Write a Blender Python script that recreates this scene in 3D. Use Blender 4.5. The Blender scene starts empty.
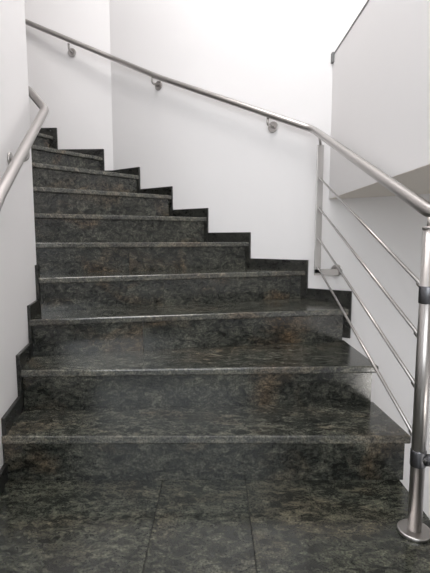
import bpy, bmesh, math
from mathutils import Vector, Matrix
R=0.17
sc=bpy.context.scene
# ---------------- materials
def newmat(name):
    m=bpy.data.materials.new(name); m.use_nodes=True
    nt=m.node_tree; b=nt.nodes['Principled BSDF']
    return m,nt,b
def plaster(name,col,bump=0.03):
    m,nt,b=newmat(name)
    tc=nt.nodes.new('ShaderNodeTexCoord'); n=nt.nodes.new('ShaderNodeTexNoise')
    n.inputs['Scale'].default_value=2.0; n.inputs['Detail'].default_value=4
    nt.links.new(tc.outputs['Object'],n.inputs['Vector'])
    r=nt.nodes.new('ShaderNodeValToRGB')
    r.color_ramp.elements[0].color=(col[0]*.97,col[1]*.97,col[2]*.97,1); r.color_ramp.elements[1].color=(*col,1)
    nt.links.new(n.outputs['Fac'],r.inputs['Fac']); nt.links.new(r.outputs['Color'],b.inputs['Base Color'])
    b.inputs['Roughness'].default_value=.8
    n2=nt.nodes.new('ShaderNodeTexNoise'); n2.inputs['Scale'].default_value=180
    nt.links.new(tc.outputs['Object'],n2.inputs['Vector'])
    bp=nt.nodes.new('ShaderNodeBump'); bp.inputs['Strength'].default_value=bump; bp.inputs['Distance'].default_value=.004
    nt.links.new(n2.outputs['Fac'],bp.inputs['Height']); nt.links.new(bp.outputs['Normal'],b.inputs['Normal'])
    return m
def granite(name,gain=1.0,rough=.2,lift=0.0,tint=(1,1,1),rust=.6):
    m,nt,b=newmat(name); N=nt.nodes.new; L=nt.links.new
    tc=N('ShaderNodeTexCoord'); geo=N('ShaderNodeNewGeometry')
    mul=N('ShaderNodeVectorMath'); mul.operation='SCALE'; mul.inputs['Scale'].default_value=37.0
    comb=N('ShaderNodeCombineXYZ')
    for i in range(3): L(geo.outputs['Random Per Island'],comb.inputs[i])
    L(comb.outputs[0],mul.inputs[0])
    add=N('ShaderNodeVectorMath'); add.operation='ADD'
    L(tc.outputs['Object'],add.inputs[0]); L(mul.outputs[0],add.inputs[1])
    mp=N('ShaderNodeMapping'); mp.inputs['Scale'].default_value=(.85,1.5,1.5); mp.inputs['Rotation'].default_value=(0.3,.25,.4)
    L(add.outputs[0],mp.inputs['Vector'])
    n1=N('ShaderNodeTexNoise'); n1.inputs['Scale'].default_value=27; n1.inputs['Detail'].default_value=9; n1.inputs['Roughness'].default_value=.7; n1.inputs['Distortion'].default_value=1.0
    L(mp.outputs[0],n1.inputs['Vector'])
    nb=N('ShaderNodeTexNoise'); nb.inputs['Scale'].default_value=5; nb.inputs['Detail'].default_value=5; nb.inputs['Distortion'].default_value=1.0
    L(mp.outputs[0],nb.inputs['Vector'])
    av=N('ShaderNodeMath'); av.operation='MULTIPLY_ADD'; av.inputs[1].default_value=.27
    s1=N('ShaderNodeMath'); s1.operation='MULTIPLY'; s1.inputs[1].default_value=.75
    L(n1.outputs['Fac'],s1.inputs[0]); L(nb.outputs['Fac'],av.inputs[0]); L(s1.outputs[0],av.inputs[2])
    r1=N('ShaderNodeValToRGB'); e=r1.color_ramp.elements
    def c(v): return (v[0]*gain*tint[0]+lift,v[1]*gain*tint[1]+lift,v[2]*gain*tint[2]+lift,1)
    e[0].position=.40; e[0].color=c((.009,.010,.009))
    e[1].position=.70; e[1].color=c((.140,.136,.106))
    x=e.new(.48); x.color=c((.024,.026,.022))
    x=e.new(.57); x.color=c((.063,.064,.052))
    L(av.outputs[0],r1.inputs['Fac'])
    n2=N('ShaderNodeTexNoise'); n2.inputs['Scale'].default_value=3.0; n2.inputs['Detail'].default_value=6; n2.inputs['Distortion'].default_value=.8
    L(mp.outputs[0],n2.inputs['Vector'])
    r2=N('ShaderNodeValToRGB'); r2.color_ramp.elements[0].position=.52; r2.color_ramp.elements[0].color=(0,0,0,1)
    r2.color_ramp.elements[1].position=.74; r2.color_ramp.elements[1].color=(rust,rust,rust,1)
    L(n2.outputs['Fac'],r2.inputs['Fac'])
    mx=N('ShaderNodeMix'); mx.data_type='RGBA'; mx.blend_type='MULTIPLY'
    L(r2.outputs['Color'],mx.inputs['Factor']); L(r1.outputs['Color'],mx.inputs['A']); mx.inputs['B'].default_value=(2.0,1.2,.75,1)
    n3=N('ShaderNodeTexNoise'); n3.inputs['Scale'].default_value=170; n3.inputs['Detail'].default_value=3
    L(add.outputs[0],n3.inputs['Vector'])
    mr=N('ShaderNodeMapRange'); mr.inputs['From Min'].default_value=.35; mr.inputs['From Max'].default_value=.65; mr.inputs['To Min'].default_value=.55; mr.inputs['To Max'].default_value=1.6
    L(n3.outputs['Fac'],mr.inputs['Value'])
    sc2=N('ShaderNodeVectorMath'); sc2.operation='SCALE'
    L(mx.outputs['Result'],sc2.inputs[0]); L(mr.outputs[0],sc2.inputs['Scale'])
    L(sc2.outputs[0],b.inputs['Base Color'])
    b.inputs['IOR'].default_value=1.58
    rr=N('ShaderNodeMapRange'); rr.inputs['From Min'].default_value=.4; rr.inputs['From Max'].default_value=.65; rr.inputs['To Min'].default_value=rough*.8; rr.inputs['To Max'].default_value=rough*1.4
    L(av.outputs[0],rr.inputs['Value']); L(rr.outputs[0],b.inputs['Roughness'])
    bp=N('ShaderNodeBump'); bp.inputs['Strength'].default_value=.05; bp.inputs['Distance'].default_value=.002
    L(n1.outputs['Fac'],bp.inputs['Height']); L(bp.outputs['Normal'],b.inputs['Normal'])
    return m
def steel(name,col,rough):
    m,nt,b=newmat(name); N=nt.nodes.new; L=nt.links.new
    b.inputs['Metallic'].default_value=1; b.inputs['Roughness'].default_value=rough
    tc=N('ShaderNodeTexCoord'); n=N('ShaderNodeTexNoise'); n.inputs['Scale'].default_value=3; n.inputs['Detail'].default_value=1
    L(tc.outputs['Object'],n.inputs['Vector'])
    mr=N('ShaderNodeValToRGB'); mr.color_ramp.elements[0].color=(col[0]*.96,col[1]*.96,col[2]*.96,1); mr.color_ramp.elements[1].color=(*col,1)
    L(n.outputs['Fac'],mr.inputs['Fac']); L(mr.outputs[0],b.inputs['Base Color'])
    return m
M_wall=plaster('white_plaster',(.88,.865,.865))
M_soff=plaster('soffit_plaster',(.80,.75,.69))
M_gran=granite('green_granite_tread',1.15,.16,rust=.35)
M_riser=granite('green_granite_riser',.95,.18,rust=.75)
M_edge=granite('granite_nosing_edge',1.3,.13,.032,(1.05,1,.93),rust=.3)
M_skirt=granite('granite_skirting',.38,.3,rust=.1)
M_floor=granite('granite_floor',.95,.16,0,(1.0,1.02,.97),rust=.25)
M_steel=steel('brushed_steel',(.50,.48,.465),.32)
M_dark=steel('dark_steel',(.16,.16,.17),.35)
M_grey=plaster('grey_joint',(.22,.22,.22))
M_grout=plaster('dark_grout',(.012,.012,.012))

# ---------------- helpers
def link(o,parent=None):
    sc.collection.objects.link(o)
    if parent: o.parent=parent
    return o
def empty(name):
    e=bpy.data.objects.new(name,None); return link(e)
def cross(poly):
    return sum(poly[i][0]*poly[(i+1)%len(poly)][1]-poly[(i+1)%len(poly)][0]*poly[i][1] for i in range(len(poly)))
def prisms(name,items,mats,parent=None,bevel=0,edge_first=False):
    verts=[];faces=[];mi=[]
    for poly,z0,z1 in items:
        n=len(poly); o=len(verts); ccw=cross(poly)>0
        verts+=[(x,y,z0) for x,y in poly]+[(x,y,z1) for x,y in poly]
        def add(f,m=0):
            faces.append(f if ccw else f[::-1]); mi.append(m)
        add([o+i for i in range(n)][::-1]); add([o+n+i for i in range(n)])
        for i in range(n):
            j=(i+1)%n
            add([o+i,o+j,o+n+j,o+n+i], 1 if (edge_first and i==0) else 0)
    me=bpy.data.meshes.new(name); me.from_pydata(verts,[],faces); me.update()
    for m in mats: me.materials.append(m)
    for p,m in zip(me.polygons,mi): p.material_index=m
    ob=link(bpy.data.objects.new(name,me),parent)
    if bevel:
        b=ob.modifiers.new('bevel','BEVEL'); b.width=bevel; b.segments=3; b.limit_method='ANGLE'; b.angle_limit=math.radians(40)
        if edge_first: b.material=1
    return ob
def tube(name,pts,r,mat,parent=None,fillet=0.0,caps=True):
    pts=[Vector(p) for p in pts]
    if fillet>0 and len(pts)>2:
        out=[pts[0]]
        for i in range(1,len(pts)-1):
            a,b,c=pts[i-1],pts[i],pts[i+1]
            f=min(fillet,(a-b).length*.45,(c-b).length*.45)
            p0=b+(a-b).normalized()*f; p1=b+(c-b).normalized()*f
            for s in range(9):
                t=s/8; out.append(p0*(1-t)**2+b*2*t*(1-t)+p1*t*t)
        out.append(pts[-1]); pts=out
    bm=bmesh.new(); rings=[]; seg=24; nrm=None
    for i,p in enumerate(pts):
        if i==0: d=pts[1]-p
        elif i==len(pts)-1: d=p-pts[i-1]
        else: d=(pts[i+1]-p).normalized()+(p-pts[i-1]).normalized()
        d.normalize()
        if nrm is None:
            up=Vector((0,0,1)) if abs(d.z)<.9 else Vector((1,0,0)); nrm=d.cross(up).normalized()
        nrm=(nrm-d*nrm.dot(d)).normalized(); bn=d.cross(nrm)
        rings.append([bm.verts.new(p+r*(math.cos(2*math.pi*k/seg)*nrm+math.sin(2*math.pi*k/seg)*bn)) for k in range(seg)])
    for a,b in zip(rings,rings[1:]):
        for k in range(seg):
            f=bm.faces.new((a[k],a[(k+1)%seg],b[(k+1)%seg],b[k])); f.smooth=True
    if caps:
        bm.faces.new(rings[0][::-1]); bm.faces.new(rings[-1])
    bmesh.ops.recalc_face_normals(bm,faces=bm.faces)
    me=bpy.data.meshes.new(name); bm.to_mesh(me); bm.free(); me.materials.append(mat)
    return link(bpy.data.objects.new(name,me),parent)
def disc(name,c,axis,r,t,mat,parent):
    a=Vector(axis).normalized(); c=Vector(c)
    o=tube(name,[c-a*t/2,c+a*t/2],r,mat,parent)
    b=o.modifiers.new('bevel','BEVEL'); b.width=min(.003,t*.3); b.segments=2; b.limit_method='ANGLE'
    return o
def lerp(a,b,t): return (a[0]+(b[0]-a[0])*t,a[1]+(b[1]-a[1])*t)

# ---------------- plan of the stair (x right, y away from landing)
A={1:(-.765,1.465),2:(-.79,1.695),3:(-.835,1.90),4:(-.873,2.09),5:(-1.15,2.245),6:(-1.39,2.36),7:(-1.495,2.41),8:(-1.57,2.44),9:(-1.75,2.53),10:(-1.886,2.59),11:(-2.05,2.6),12:(-2.3,2.6),13:(-2.6,2.6)}
B={1:(.703,1.468),2:(.688,1.756),3:(.69,2.19),4:(.56,2.602),5:(.235,2.833),6:(-.045,3.032),7:(-.31,3.22),8:(-.58,3.412),9:(-.90,3.592),10:(-1.304,3.61),11:(-1.75,3.63),12:(-2.2,3.65),13:(-2.6,3.67)}
CX=-.828; CY=3.588
W1=[(1.9,1.651),(CX,CY)]; W2=[(CX,CY),(-2.9,3.68)]
E=(-.88,2.12)
def shift(k,d,inset=0):
    a,b=Vector(A[k]),Vector(B[k]); t=(b-a).normalized(); n=Vector((-t.y,t.x))
    b2=b+n*d; a2=a+n*d
    if inset and k<=3: b2=b2-t*inset
    return (a2.x,a2.y),(b2.x,b2.y)
stairs=empty('granite_staircase')
rsplits={3:[0,.33,1],4:[0,.42,.93,1],5:[0,.47,1]}
g=.0005
OV={1:.008}
for k in range(1,13):
    a,b=A[k],B[k]; a2,b2=shift(k+1,.045)
    poly=[a,b,b2,a2]
    if k==3: poly=[a,b,(.692,2.513),b2,a2]
    if k==8: poly=[a,b,(CX,CY+.01),b2,a2]
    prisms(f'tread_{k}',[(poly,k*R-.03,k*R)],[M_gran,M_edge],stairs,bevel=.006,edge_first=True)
    ov=OV.get(k,.022)
    fa,fb=shift(k,ov,.02); ga,gb=shift(k,ov+.02,.02)
    its=[]; s=rsplits.get(k,[0,1])
    for i in range(len(s)-1):
        t0=s[i]+(g if i else 0); t1=s[i+1]-(g if i<len(s)-2 else 0)
        its.append(([lerp(fa,fb,t0),lerp(fa,fb,t1),lerp(ga,gb,t1),lerp(ga,gb,t0)],(k-1)*R,k*R-.03))
    prisms(f'riser_{k}',its,[M_riser],stairs,bevel=.0004)
    ha,hb=shift(k+1,.042,.02)
    ga,gb=shift(k,ov+.02,.02)
    poly=[ga,gb,hb,ha]
    if k==3: poly=[ga,gb,(.670,2.53),hb,ha]
    if k==8: poly=[ga,gb,(CX,CY+.01),hb,ha]
    prisms(f'body_{k}',[(poly,-1.7 if k<=4 else k*R-.4,k*R-.0305)],[M_wall],stairs)

def offs(p,q,side,d):
    v=Vector((q[0]-p[0],q[1]-p[1])).normalized(); n=Vector((-v.y,v.x))*side*d
    return [p,q,(q[0]+n.x,q[1]+n.y),(p[0]+n.x,p[1]+n.y)]
def onw(x,W):
    (x0,y0),(x1,y1)=W; t=(x-x0)/(x1-x0); return (x,y0+(y1-y0)*t)
SK=.064
its=[]
xs={4:.565,5:.235,6:-.045,7:-.31,8:-.58}
its.append((offs(onw(.785,W1),onw(xs[4],W1),1,.014),.30,3*R+SK))
for k in range(4,8):
    its.append((offs(onw(xs[k],W1),onw(xs[k+1],W1),1,.014),(k-1)*R,k*R+SK))
its.append((offs(onw(xs[8],W1),W1[1],1,.014),7*R,8*R+SK))
prisms('baseboard_stair_outer',its,[M_skirt],bevel=.001)
its=[(offs(W2[0],onw(-.90,W2),1,.014),7*R,8*R+SK)]
for k,(x0,x1) in {9:(-.90,-1.28),10:(-1.28,-1.75),11:(-1.75,-2.2),12:(-2.2,-2.89)}.items():
    its.append((offs(onw(x0,W2),onw(x1,W2),1,.014),(k-1)*R,k*R+SK))
prisms('baseboard_stair_back',its,[M_skirt],bevel=.001)
LW=[(-.66,.90),E]
def onl(y):
    t=(y-LW[0][1])/(LW[1][1]-LW[0][1]); return (LW[0][0]+(E[0]-LW[0][0])*t,y)
its=[]
ys=[.90,1.472,1.69,1.90,2.08,2.12]
for k in range(5):
    its.append((offs(onl(ys[k]),onl(ys[k+1]),-1,.014),max(0,(k-1)*R),k*R+SK))
prisms('baseboard_left',its,[M_skirt],bevel=.001)

# ---------------- shell
ZT=4.4
def wallbox(name,p,q,t,side,z0,z1,mat=M_wall):
    return prisms(name,[(offs(p,q,side,t),z0,z1)],[mat])
wallbox('wall_stair_outer',W1[0],(CX,CY),.2,-1,-1.7,ZT)
wallbox('wall_back',(CX+.04,CY-.002),(-3.1,3.689),.2,-1,-.2,ZT)
prisms('wall_left',[([LW[0],E,(-1.9,2.6),(-2.9,2.6),(-2.9,.9)],0,ZT)],[M_wall],bevel=.003)
wallbox('wall_far_left',(-2.9,-2.2),(-2.9,3.75),.2,1,-.2,ZT)
wallbox('wall_right',(1.9,-2.4),(1.9,1.8),.2,-1,-1.7,ZT)
prisms('wall_front',[([(-3.1,-2.4),(-1.6,-2.4),(-1.6,-2.2),(-3.1,-2.2)],-1.7,ZT),([(1.4,-2.4),(2.1,-2.4),(2.1,-2.2),(1.4,-2.2)],-1.7,ZT),
   ([(-1.6,-2.4),(1.4,-2.4),(1.4,-2.2),(-1.6,-2.2)],-1.7,.7),([(-1.6,-2.4),(1.4,-2.4),(1.4,-2.2),(-1.6,-2.2)],3.2,ZT)],[M_wall])
wf=[]
for x in (-1.6,-.62,.36,1.34): wf.append(([(x,-2.33),(x+.06,-2.33),(x+.06,-2.27),(x,-2.27)],.7,3.2))
for z in (.7,3.14): wf.append(([(-1.6,-2.33),(1.4,-2.33),(1.4,-2.27),(-1.6,-2.27)],z,z+.06))
prisms('window_1',wf,[M_steel])
prisms('ceiling',[([(-3.1,-2.4),(2.1,-2.4),(2.1,3.9),(-3.1,3.9)],ZT,ZT+.2)],[M_wall])
fl=empty('floor')
xt=[-2.89,-2.29,-1.69,-1.09,-.79,-.19,.11,.672]
yt=[-2.2,-1.6,-1.0,-.4,.2,.8,1.52]
its=[]
G=.0013
for i in range(len(xt)-1):
    for j in range(len(yt)-1):
        its.append(([(xt[i]+G,yt[j]+G),(xt[i+1]-G,yt[j]+G),(xt[i+1]-G,yt[j+1]-G),(xt[i]+G,yt[j+1]-G)],-.02,0))
prisms('floor_tiles',its,[M_floor],fl,bevel=.0006)
prisms('floor_slab',[([(-2.9,-2.2),(.66,-2.2),(.66,1.53),(-2.9,1.53)],-.25,-.004)],[M_grout],fl)
prisms('floor_lower',[([(.3,-2.4),(2.1,-2.4),(2.1,3.0),(.3,3.0)],-1.8,-1.7)],[M_floor])
up=empty('upper_landing_parapet')
PX=.66
py=onw(PX,W1)[1]
prisms('parapet_wall',[([(PX,-2.2),(PX+.12,-2.2),onw(PX+.12,W1),(PX,py)],1.10,1.885)],[M_wall],up)
prisms('landing_soffit',[([(PX+.001,-2.2),(1.9,-2.2),(1.9,1.651),(PX+.001,py)],1.098,1.30)],[M_soff],up)
prisms('parapet_coping',[([(PX-.003,-2.2),(PX+.13,-2.2),onw(PX+.13,W1),(PX-.003,onw(PX-.003,W1)[1])],1.885,1.892)],[M_grey],up)
prisms('coping_end',[([(PX-.012,py-.03),(PX+.01,py-.03),(PX+.01,py+.0),(PX-.012,py+.0)],1.845,1.897)],[M_grey],up)

# ---------------- wall handrail + flight railing
rail=empty('stainless_stair_railing')
r=.0190
HR=[(.556,2.51,1.484),(-.397,3.196,2.01),(-.775,3.455,2.24),(-1.52,3.57,2.575),(-2.3,3.60,2.92)]
tube('handrail',[(.80,1.12,.94),(.66,1.14,.94),(.597,1.195,.94)]+HR,r,M_steel,rail,fillet=.06)
def bracket(i,xw,W,zr):
    p=onw(xw,W); v=Vector((W[1][0]-W[0][0],W[1][1]-W[0][1])).normalized(); n=Vector((-v.y,v.x))
    w=Vector((p[0],p[1],zr-.045)); n3=Vector((n.x,n.y,0))
    disc(f'wall_rosette_{i}',w+n3*.005,n3,.034,.009,M_steel,rail)
    tube(f'bracket_arm_{i}',[w+n3*.008,w+n3*.072,w+n3*.072+Vector((0,0,.04))],.008,M_steel,rail,fillet=.03)
bracket(1,.36,W1,1.60); bracket(2,-.41,W1,2.03); bracket(3,-1.135,W2,2.385)
px,pyy=.585,2.44
prisms('end_post',[([(px-.022,pyy-.006),(px+.014,pyy-.006),(px+.014,pyy+.006),(px-.022,pyy+.006)],.675,1.385)],[M_steel],rail,bevel=.002)
tube('end_post_pin',[(px-.003,pyy,1.38),(px-.012,pyy+.005,1.45)],.007,M_steel,rail)
prisms('end_post_foot',[([(px-.022,pyy-.006),(px+.115,pyy-.006),(px+.115,pyy+.006),(px-.022,pyy+.006)],.665,.70)],[M_steel],rail,bevel=.002)
wv=Vector((-.579,-.8156,0)); wp=Vector((px+.125,onw(px+.125,W1)[1],.69))
disc('end_post_rosette',wp+wv*.006,wv,.034,.01,M_steel,rail)
tube('end_post_peg',[wp,wp+wv*.055],.01,M_steel,rail)
nx,ny=.594,1.195
tube('newel_post',[(nx,ny,.0),(nx,ny,.90)],.0200,M_steel,rail)
tube('newel_pin',[(nx,ny,.90),(nx,ny,.93)],.010,M_steel,rail)
disc('newel_flange',(nx,ny,.006),(0,0,1),.048,.012,M_steel,rail)
disc('newel_cap',(nx,ny,.90),(0,0,1),.022,.008,M_steel,rail)
disc('handrail_collar',(.62,1.172,.94),(.75,-.66,0),.024,.012,M_steel,rail)
for i,z in enumerate((.715,.235)):
    tube(f'newel_clamp_{i}',[(nx+.012,ny-.014,z),(nx+.05,ny-.02,z)],.017,M_dark,rail)
    disc(f'newel_ring_{i}',(nx,ny,z),(0,0,1),.022,.05,M_dark,rail)
    tube(f'newel_arm_{i}',[(nx,ny-.01,z),(.74,1.12,z)],.010,M_steel,rail)
for i,(z0,z1) in enumerate([(1.207,.738),(1.043,.594),(.877,.445),(.715,.297)]):
    tube(f'rod_{i+1}',[(px-.003,pyy,z0),(nx-.012,ny,z1)],.0055,M_steel,rail)
    disc(f'rod_end_{i+1}',(nx-.01,ny+.022,z1+.004),(0.0,1,.38),.009,.02,M_steel,rail)
# ---------------- left handrail
lr=empty('wall_handrail')
tube('handrail_tube',[(-.60,1.0,.74),(-.69,1.40,1.01),(-.798,2.10,1.475),(-.93,2.24,1.61),(-1.7,2.62,2.05)],r,M_steel,lr,fillet=.03)
ln=Vector((.984,.177,0))
for i,y in enumerate((1.12,1.74)):
    p=onl(y); t=(y-1.40)/.70; zr=1.01+.465*t
    w=Vector((p[0],p[1],zr-.055))
    disc(f'rosette_{i}',w+ln*.005,ln,.03,.008,M_steel,lr)
    tube(f'arm_{i}',[w+ln*.008,w+ln*.07,w+ln*.07+Vector((0,0,.05))],.007,M_steel,lr,fillet=.03)

# ---------------- light
def area(name,loc,rot,sx,sy,e,col=(1,1,1)):
    l=bpy.data.lights.new(name,'AREA'); l.shape='RECTANGLE'; l.size=sx; l.size_y=sy; l.energy=e; l.color=col
    o=bpy.data.objects.new(name,l); o.location=loc; o.rotation_euler=rot; link(o); return o
area('ceiling_lamp',(-.6,1.6,4.35),(0,0,0),2.4,1.6,100,(1,.968,.95))
area('window_daylight',(-.1,-2.15,2.05),(math.radians(90),0,0),2.9,2.2,94,(.94,.975,1))
pl=bpy.data.lights.new('soffit_fill_light','POINT'); pl.energy=13; pl.shadow_soft_size=.12; pl.color=(1,.96,.9)  # unseen fill light, added in the stairwell to brighten soffit and lower wall
po=bpy.data.objects.new('soffit_fill_light',pl); po.location=(1.5,.2,-.3); link(po)
w=bpy.data.worlds.new('World'); sc.world=w; w.use_nodes=True
w.node_tree.nodes['Background'].inputs[0].default_value=(.9,.95,1,1); w.node_tree.nodes['Background'].inputs[1].default_value=1.0
sc.view_settings.view_transform='Standard'
sc.view_settings.exposure=0.0
cam=bpy.data.cameras.new('camera'); cam.sensor_fit='VERTICAL'; cam.sensor_height=36; cam.lens=27.02; cam.clip_start=.01
co=bpy.data.objects.new('camera',cam); co.location=(0,0,.87); co.rotation_euler=(math.radians(90-6.3),0,0); link(co); sc.camera=co
